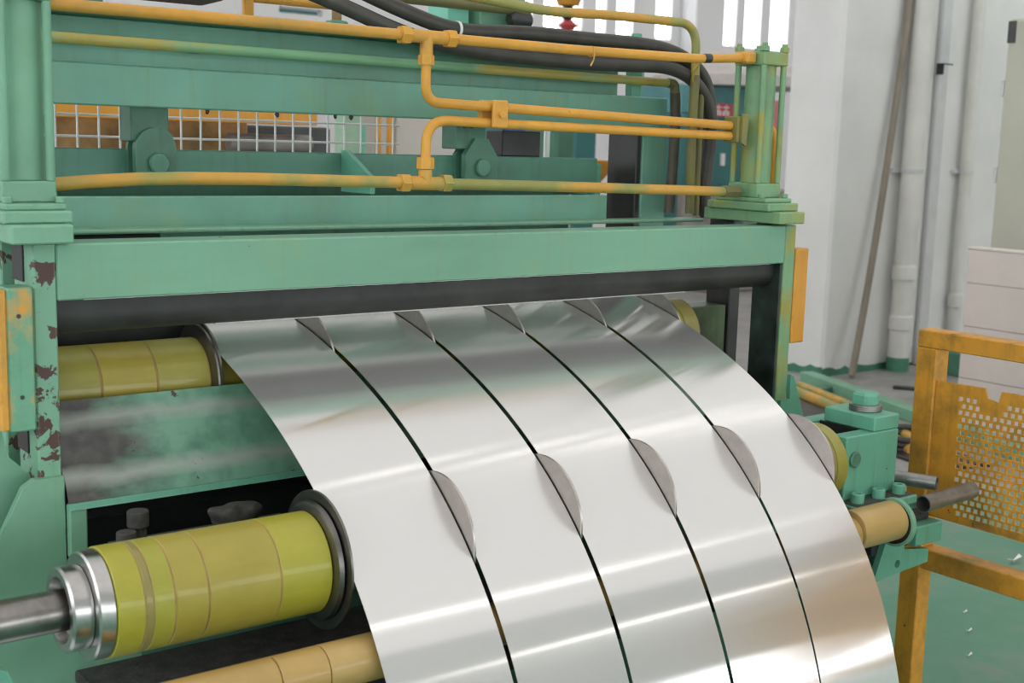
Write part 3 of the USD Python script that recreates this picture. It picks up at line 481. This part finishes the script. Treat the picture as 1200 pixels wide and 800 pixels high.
def strip(k):
    n, th = len(us), .0011
    z = P2[:, 1]; taper = np.clip((1.05-z)/.75, 0, 1)
    gl, gr = .0062 - .0022*taper, .0062 - .0022*taper
    if k == 4: gl = .0062 - .0080*np.clip((1.0-z)/.6, 0, 1) + .0002
    lift = .0 if k < 4 else .0015*np.clip((.9-z)/.5, 0, 1)
    x0, x1 = EDGE[k]+gl, EDGE[k+1]-gr; V = []
    Q = P2 + N2*np.broadcast_to(lift, (n,))[:, None]
    for off, xs in ((0, x0), (0, x1), (-th, x1), (-th, x0)):
        W = Q + N2*off; V.append(np.c_[np.broadcast_to(xs, (n,)), W])
    V = np.stack(V, 1).reshape(-1, 3); F = []
    for i in range(n-1):
        for a in range(4):
            b = (a+1) % 4; F += [(4*i+a, 4*i+b, 4*i+4+b), (4*i+a, 4*i+4+b, 4*i+4+a)]
    F += [(0, 2, 1), (0, 3, 2), (4*n-4, 4*n-3, 4*n-2), (4*n-4, 4*n-2, 4*n-1)]
    m = trimesh.Trimesh(V, F, process=False)
    if m.volume < 0: m.invert()
    return m
for k, lab in enumerate(('leftmost of the five shiny steel strips, beside the yellow roller', 'second shiny steel strip from the left', 'middle one of the five shiny steel strips', 'fourth shiny steel strip from the left', 'rightmost of the five shiny steel strips, beside the bearing block')):
    single('steel_strip', strip(k), 'strip_steel', lab, 'steel strip', 'slit strips running off the machine', smooth=40)

# ================================================================ separator shafts
def tubeseg(x0, x1, yc, zc, r, b=.0015, n=64): return lathe((x0, yc, zc), (1, 0, 0), [(0, r-b), (b, r), (x1-x0-b, r), (x1-x0, r-b)], n)
Y2, Z2 = -.337, .789
t = Thing('separator_shaft', 'lower separator shaft with bright yellow sleeves and steel discs, in front of the dark opening', 'roller', (.9, Y2, Z2))
t.part('shaft', cat([cyl((-.55, Y2, Z2), (-.10, Y2, Z2), .034), cyl((-.10, Y2, Z2), (1.872, Y2, Z2), .05)]), 'shaft_steel')
t.part('collar', lathe((-.118, Y2, Z2), (1, 0, 0), [(.022, .034), (.022, .050), (.0, .054), (0, .066), (.004, .070), (.028, .070), (.034, .068), (.034, .055)], 64), 'bright_steel', 'narrow chromed collar'); t.part('collar', lathe((-.083, Y2, Z2), (1, 0, 0), [(0, .06), (0, .086), (.003, .0895), (.026, .0895), (.028, .088), (.028, .06)], 64), 'bright_steel', 'wide chromed collar')
RS = .0925
segs = [(-.0545, -.0335, 'sleeve_yellow'), (-.0325, -.0095, 'sleeve_yellow'), (-.0085, .0045, 'sleeve_brown'), (.0055, .0405, 'sleeve_lime'), (.0425, .0985, 'sleeve_amber'), (.1005, .2305, 'sleeve_amber'), (.2325, .330, 'sleeve_yellow')]
segs[0:2] = [(-.0545, -.0095, 'sleeve_yellow')]
for a, b, m in segs: t.part('sleeve', tubeseg(a, b, Y2, Z2, RS), m, {'sleeve_brown': 'narrow brownish ring'}.get(m))
for a, b, m in segs[:-1]: t.part('joint_ring', tubeseg(b-.0005, b+.0025, Y2, Z2, RS-.0012, .0003), 'rust_brown')
for i in range(5): t.part('sleeve', tubeseg(EDGE[i]+.0035, EDGE[i+1]-.0035, Y2, Z2, .068), 'sleeve_amber')
for a, b, m in ((1.669, 1.692, 'sleeve_olive'), (1.694, 1.716, 'sleeve_brown'), (1.718, 1.757, 'sleeve_olive')): t.part('sleeve', tubeseg(a, b, Y2, Z2, .096), m)
t.part('hub', lathe((.331, Y2, Z2), (1, 0, 0), [(0, .096), (.004, .108), (.0125, .110)], 64), 'dark_disc')
for i, x in enumerate(EDGE): t.part('disc', lathe((x-.0028, Y2, Z2), (1, 0, 0), [(0, .126), (.0008, .128), (.0048, .128), (.0056, .126)], 96), 'dark_disc' if i == 0 else 'disc_steel')
Y1, Z1 = .180, 1.043
t = Thing('separator_shaft', 'upper separator shaft with olive yellow sleeves, partly behind the left post', 'roller', (.9, Y1, Z1))
t.part('shaft', cyl((.002, Y1, Z1), (1.818, Y1, Z1), .045), 'dark_steel')
segs = [(.004, .1115, 'sleeve_olive'), (.1145, .2245, 'sleeve_amber'), (.2275, .338, 'sleeve_olive')]
for a, b, m in segs: t.part('sleeve', tubeseg(a, b, Y1, Z1, .086), m)
for a, b, m in segs: t.part('joint_ring', tubeseg(b-.0005, b+.0035, Y1, Z1, .0848, .0003), 'rust_brown')
for i in range(5): t.part('sleeve', tubeseg(EDGE[i]+.0035, EDGE[i+1]-.0035, Y1, Z1, .078), 'sleeve_amber')
for a, b, m in ((1.669, 1.70, 'sleeve_olive'), (1.702, 1.755, 'sleeve_brown')): t.part('sleeve', tubeseg(a, b, Y1, Z1, .098), m)
t.part('hub', lathe((.3395, Y1, Z1), (1, 0, 0), [(0, .09), (.004, .112), (.0075, .114)], 64), 'dark_disc')
for i, x in enumerate(EDGE): t.part('disc', lathe((x-.0028, Y1, Z1), (1, 0, 0), [(0, .118), (.0008, .120), (.0048, .120), (.0056, .118)], 96), 'dark_disc' if i == 0 else 'disc_steel')
Y3, Z3 = -.492, .652
t = Thing('guide_roller', 'lowest tan roller, showing at the bottom left and right of the strips', 'roller', (.9, Y3, Z3))
t.part('shaft', cyl((-.1, Y3, Z3), (1.93, Y3, Z3), .02), 'dark_steel')
for a, b, m in ((-.06, .18, 'sleeve_tan'), (.1815, .27, 'sleeve_tan'), (.2715, .62, 'sleeve_tan_light'), (.6215, 1.15, 'sleeve_tan'), (1.1515, 1.70, 'sleeve_tan')): t.part('sleeve', tubeseg(a, b, Y3, Z3, .0415), m)
t.part('end_sleeve', tubeseg(1.7015, 1.865, Y3, Z3+.006, .049), 'sleeve_tan_light', 'thicker tan end sleeve')

# guide plate between the shafts
t = Thing('guide_plate', 'bent green guide plate smeared with black grease, between the two yellow shafts', 'plate', (.85, .0, .86))
def fold(pts, mat, name, label=None):
    P = np.array(pts); d = np.diff(P, axis=0); n = np.c_[-d[:, 1], d[:, 0]]; n /= np.linalg.norm(n, axis=1)[:, None]; n = np.vstack([n[:1], (n[1:]+n[:-1])/2, n[-1:]]); n[n[:, 0] < 0] *= -1
    t.part(name, plate(np.vstack([P, (P+.004*n)[::-1]]), 'yz', .002, 1.690), mat, label, smooth=62)
fold([(.057, 1.046), (.051, 1.026), (.046, 1.016), (.038, 1.006), (.029, .998), (.026, .988), (.013, .940), (.006, .926), (-.004, .915), (-.014, .906), (-.021, .894), (-.031, .871)], 'green_grimy_glint', 'sheet')
fold([(-.0312, .8705), (-.0345, .858)], 'green_block', 'lip', 'green front lip')
t = Thing('grease_fittings', 'clump of greasy bolts in the dark opening behind the yellow shaft', 'bolts', (.3, -.1, .7))
for x, y, z, r, h in ((.105, -.10, .70, .020, .16), (.075, -.12, .70, .018, .13)): t.part('bolt', cat([hexa((x, y, z), (0, 0, 1), r*.8, h-.03), cyl((x, y, z+h-.03), (x, y, z+h), r, 20)]), 'grime')
t.part('bar', cat([box(.05, .42, -.16, -.06, .70, .80, .01)]), 'grime'); m = trimesh.creation.icosphere(4, .045); m.vertices *= (1.2, .7, .75); m.vertices *= 1+.9*(meshkit.noise(m.vertices*45+5)[:, None]-.5); m.apply_translation((.30, -.11, .815)); t.part('grease_lump', m, 'grime')

# ================================================================ right bearing block and its bracket
t = Thing('bearing_block', 'green bearing block with a large bolt on top at the right end of the shaft', 'bearing block', (1.87, -.3, .69))
bx0, bx1, by0, by1 = 1.762, 1.968, -.42, -.20
t.part('front_wall', box(bx0, bx1, by0, by0+.045, .703, .864), 'green_block'); t.part('rear_wall', box(bx0, bx1, by1-.045, by1, .703, .864), 'green_block'); t.part('end_wall', box(1.875, bx1, by0+.046, by1-.046, .703, .864), 'green_block')
t.part('cap', box(1.868, bx1, by0+.001, -.26, .8645, .902), 'green_block'); t.part('slot_shade', cat([box(bx0+.004, 1.8695, by0+.046, by1-.046, .703, .73), box(1.870, 1.8745, by0+.047, by1-.047, .731, .863, .001)]), 'grease_shade_black')  # black lining added to paint in the shade of the open slot
t.part('washer', cyl((1.925, -.345, .9025), (1.925, -.345, .9185), .041, 32), 'tube_steel'); b = t.part('bolt_head', lathe((1.925, -.345, .919), (0, 0, 1), [(0, .035), (.003, .036), (.024, .036), (.030, .030)], 6), 'green_block', smooth=20)
t.part('plug', lathe((1.794, by0-.0005, .805), (0, -1, 0), [(0, .020), (.005, .020), (.007, .017)], 28), 'green_dark')
t.part('base_plate', box(1.745, 1.985, -.478, -.17, .680, .7022), 'green_block'); t.part('grease_film', box(1.75, 1.98, -.473, -.4215, .7024, .7032, .0003), 'grime')
for x in (1.785, 1.868, 1.950): c = t.part('cap_screw', lathe((x, -.445, .703), (0, 0, 1), [(0, .0165), (.022, .0165), (.024, .0145), (.024, .009), (.016, .008)], 24), 'green_block')
t = Thing('support_bracket', 'green triangular bracket carrying the bearing block and roller end', 'bracket', (1.95, -.45, .5))
t.part('web_plate', plate([(1.905, .625), (1.965, .625), (1.970, .556), (2.075, .540), (2.075, .505), (1.85, .490)], 'xz', -.462, -.446, [Point(1.945, .522).buffer(.011)]), 'green_block')
t.part('side_plate', plate([(-.4455, .678), (-.18, .678), (-.18, .40), (-.30, .40), (-.4455, .50)], 'yz', 1.93, 1.95), 'green_block')
t.part('clamp_bar', box(2.0, 2.11, -.475, -.40, .560, .612), 'green_block'); t.part('clamp_slot', box(1.975, 1.995, -.455, -.41, .56, .62), 'black_paint'); t.part('ledge', box(1.953, 2.10, -.44, -.25, .6125, .63), 'grime')
t.part('link_box', box(1.952, 2.06, -.40, -.25, .6305, .679), 'green_block'); t.part('nut', hexa((2.085, -.385, .6305), (0, 0, 1), .02, .02), 'green_block')
t.part('bearing_ring', lathe((1.868, Y3, Z3), (1, 0, 0), [(0, .054), (0, .0605), (.012, .0605), (.012, .054)], 40), 'green_paint', 'pale green ring round the roller end'); t.part('seal', lathe((1.8655, Y3, Z3), (1, 0, 0), [(0, .0535), (.002, .0535)], 40), 'grease_shade_black')
t.part('arm', box(1.86, 1.93, -.445, -.20, .55, .66), 'dark_interior'); t.part('stand', box(1.86, 1.92, -.32, -.22, 0, .5495), 'green_dark')
t = Thing('shaft_support', 'green bearing plate with a round hole at the bottom left corner', 'bracket', (-.25, -.40, 0))
t.part('plate', plate([(-.54, .50), (-.262, .50), (-.240, .60), (-.213, .715), (-.222, .738), (-.245, .750), (-.54, .750)], 'xz', -.415, -.39, [Point(-.243, .718).buffer(.011)]), 'green_block')
t.part('leg', box(-.54, -.265, -.412, -.392, 0, .4995), 'green_dark'); t.part('hole_bush', lathe((-.243, -.41, .718), (0, 1, 0), [(0, .011), (.018, .011)], 20), 'black_paint')
single('steel_tube', pipe_open((2.045, -.455, .6615), (2.262, -.455, .6675), .0225, .003), 'tube_steel', 'grey open ended steel tube lying on the right bracket', 'tube')
single('steel_tube', pipe_open((2.075, -.30, .70), (2.13, -.435, .700), .019, .003), 'tube_steel', 'grey steel tube crossing behind the open ended tube', 'tube')

# ================================================================ guard fence
t = Thing('guard_fence', 'orange yellow guard fence with a perforated panel, right of the machine', 'fence', (2.33, -.9, 0))
FX = 2.30
t.part('post', box(FX, FX+.06, -.290, -.226, 0, 1.0215), 'orange_fence'); t.part('post', box(FX, FX+.06, -1.65, -1.59, 0, 1.0215), 'orange_fence')
t.part('top_rail', box(FX, FX+.06, -1.65, -.226, 1.022, 1.071), 'orange_fence')
t.part('lower_rail', box(FX, FX+.065, -1.589, -.2905, .395, .455), 'orange_fence')
holes = []
for r in range(18):
    z = .896 - r*.0187
    for c in range(16):
        y = -.370 - c*.0207 - (.0095 if r % 2 else 0) - .0012*r*.5
        if z > .875 and -.50 < y < -.425: continue
        holes.append(sbox(y-.0064, z-.0060, y+.0064, z+.0060))
pan = Polygon([(-.2915, .555), (-.2915, .934), (-.440, .938), (-.449, .912), (-.482, .904), (-.488, .936), (-1.588, .95), (-1.588, .50), (-.61, .548)]).difference(unary_union(holes))
t.part('perforated_panel', plate(pan, 'yz', FX+.010, FX+.0145), 'orange_fence', 'punched panel with rows of square holes', smooth=False)
t.part('panel_lip', box(FX+.0148, FX+.045, -1.588, -.2915, .548, .556, .001), 'orange_fence')

# ================================================================ behind the machine
t = Thing('wire_mesh_guard', 'white wire mesh guard seen through the gap in the machine', 'mesh', (.8, .9, 1.))
for i in range(21): x = .186+.0545*i; t.part('wire', cyl((x, .90, 1.30), (x, .90, 1.699), .0031, 8, .0004), 'wire_white')
for z in (1.645, 1.591, 1.537, 1.482, 1.42, 1.36): t.part('wire', cyl((.15, .905, z), (1.30, .905, z), .0031, 8, .0004), 'wire_white')
t.part('top_rail', box(-.10, 1.86, .885, .898, 1.68, 1.70), 'wire_white')
for x in (-.10, 1.84): t.part('post', box(x, x+.02, .885, .898, 0, 1.6795), 'wire_white')
single('crane_beam', box(.5, 2.18, 3.0, 3.2, 1.605, 1.72), 'orange_flat', 'orange horizontal beam behind the wire mesh', 'beam')
t = Thing('rear_machine', 'rusty brown machine with pale rollers behind the wire mesh', 'machine', (1.5, 3.5, 0))
t.part('body', box(.5, 1.95, 3.25, 4.2, 0, 1.63, .01), 'rust_brown'); t.part('hood', box(1.95, 2.42, 3.3, 4.1, 0, 1.60, .01), 'black_paint')
t.part('roller', cyl((1.80, 3.15, 1.52), (2.22, 3.15, 1.52), .04), 'pale_metal'); t.part('roller', cyl((1.35, 3.17, 1.44), (1.62, 3.17, 1.44), .04), 'pale_metal'); t.part('clutch', lathe((1.45, 3.1, 1.52), (0, -1, 0), [(0, .045), (.05, .05), (.08, .03)], 20), 'pale_metal')
single('green_post', box(4.0, 4.14, 5.9, 6.05, 0, 2.0), 'pale_green', 'pale green post beyond the wire mesh', 'post')
single('turquoise_post', box(4.16, 4.235, 6.0, 6.05, 0, 1.66), 'turquoise', 'narrow turquoise post beyond the wire mesh', 'post')
single('orange_case', box(4.07, 4.16, 6.06, 6.16, 0, 1.58), 'orange_flat', 'orange case at the foot of the turquoise post', 'case')
single('partition_panel', cat([box(4.2, 4.62, 6.2, 6.26, 0, 2.4, .01), box(4.63, 5.35, 6.2, 6.26, 0, 2.4, .01)]), 'beige_panel', 'plain beige partition panel behind the orange pipes', 'panel')
for x, lab in ((4.345, 'orange upright pipe before the beige panel, left of the two'), (4.445, 'orange upright pipe before the beige panel, right of the two')): single('upright_pipe', cyl((x, 6.0, 0), (x, 6.0, 2.2), .022, 16), 'orange_flat', lab, 'pipe')
single('blue_drum', lathe((7.95, 9, 0), (0, 0, 1), [(0, .16), (.02, .17), (1.72, .17), (1.76, .15)], 24), 'blue_paint', 'blue drum seen far behind through the gap', 'drum')
single('green_locker', box(7.55, 7.78, 9, 9.3, 0, 1.78), 'teal_light', 'blue green locker left of the far blue drum', 'locker')
single('white_carton', box(8.16, 8.40, 8.5, 8.7, 0, 1.66), 'white_plastic', 'white carton stack right of the far blue drum', 'carton'); single('yellow_bin', box(8.5, 8.75, 8.8, 9.0, 0, 1.56), 'orange_flat', 'yellow bin beyond the white carton stack', 'bin')
single('teal_partition', box(6.30, 6.52, 6, 6.05, 0, 1.9), 'teal_paint', 'teal partition seen left of the right column', 'partition')
t = Thing('hopper', 'yellow hopper on dark legs seen between the columns', 'hopper', (6.85, 6.4, 0)); t.part('funnel', lathe((6.85, 6.4, 1.20), (0, 0, 1), [(0, .05), (.18, .20), (.22, .21), (.22, .19)], 24), 'orange_flat'); t.part('stand', cat([box(6.68, 6.72, 6.25, 6.29, 0, 1.33), box(6.98, 7.02, 6.25, 6.29, 0, 1.33), box(6.68, 7.02, 6.25, 6.29, .6, .64)]), 'dark_steel')
single('green_press', box(6.9, 7.3, 7.0, 7.5, 0, 1.85, .03), 'green_dark', 'dark green press behind the yellow hopper', 'machine')
single('white_sack', box(6.6, 6.95, 6.6, 6.9, 0, 1.22, .05), 'white_plastic', 'white sacks below the hopper', 'sack')
t = Thing('teal_cabinet', 'teal cabinet with a red sign far behind the right cylinder', 'cabinet', (10.4, 8.3, 0))
t.part('body', box(9.55, 11.0, 8.0, 8.8, 0, 1.93, .02), 'teal_paint'); t.part('upper_panel', box(9.6, 11.0, 8.1, 8.8, 1.931, 2.27, .02), 'teal_light')
s = t.part('sign', box(9.98, 10.32, 7.98, 7.999, 1.915, 2.065, .002), 'red_paint', 'red sign with white characters')
ch = [box(10.03+.13*k+a, 10.03+.13*k+b, 7.974, 7.981, 1.93+c, 1.93+d, .0005) for k in (0, 1) for a, b, c, d in ((.0, .10, .085, .10), (.045, .06, .0, .12), (.0, .03, .0, .05), (.075, .10, .0, .05), (.015, .09, .045, .055))]
t.part('lettering', cat(ch), 'white_plastic', under=s, smooth=False); t.part('handle', box(10.17, 10.22, 7.96, 7.999, 1.36, 1.50), 'white_plastic')
single('tarpaulin_bundle', lathe((10.75, 8.45, 2.271), (0, 0, 1), [(0, .95), (.12, .93), (.28, .70), (.40, .40), (.46, .05)], 40), 'dome_cover', 'rounded grey brown bundle on top of the teal cabinet', 'bundle')
single('pale_crate', box(9.3, 10.9, 7.2, 7.8, 0, 1.12, .02), 'pale_metal', 'pale grey crate in front of the teal cabinet', 'crate')
for x, y, lab in ((9.35, 6.5, 'red upright pipe behind the right cylinder'), (7.35, 6.2, 'red upright pipe behind the vertical hoses')): single('red_pipe', cyl((x, y, 0), (x, y, 2.05 if x > 9 else 1.42), .055 if x > 9 else .03, 16), 'pink_red', lab, 'pipe')
t = Thing('crane_hook', 'orange crane hook block with a red and black hook, hanging far behind', 'crane hook', (8.65, 9, 2.6))
t.part('rope', cyl((8.65, 9, 3.25), (8.65, 9, 8), .012, 8), 'dark_steel'); t.part('block', lathe((8.65, 9, 3.08), (0, 0, 1), [(0, .03), (.02, .12), (.10, .15), (.18, .12)], 24), 'orange_flat')
t.part('swivel', lathe((8.65, 9, 2.93), (0, 0, 1), [(0, .03), (.05, .08), (.15, .06)], 20), 'black_paint'); t.part('hook_body', lathe((8.66, 9, 2.83), (0, 0, 1), [(0, .06), (.05, .11), (.1, .05)], 20), 'red_paint'); t.part('hook', bent([(8.66, 9, 2.84), (8.67, 9, 2.62), (8.76, 9, 2.56), (8.80, 9, 2.66)], .022, .08), 'dark_steel')
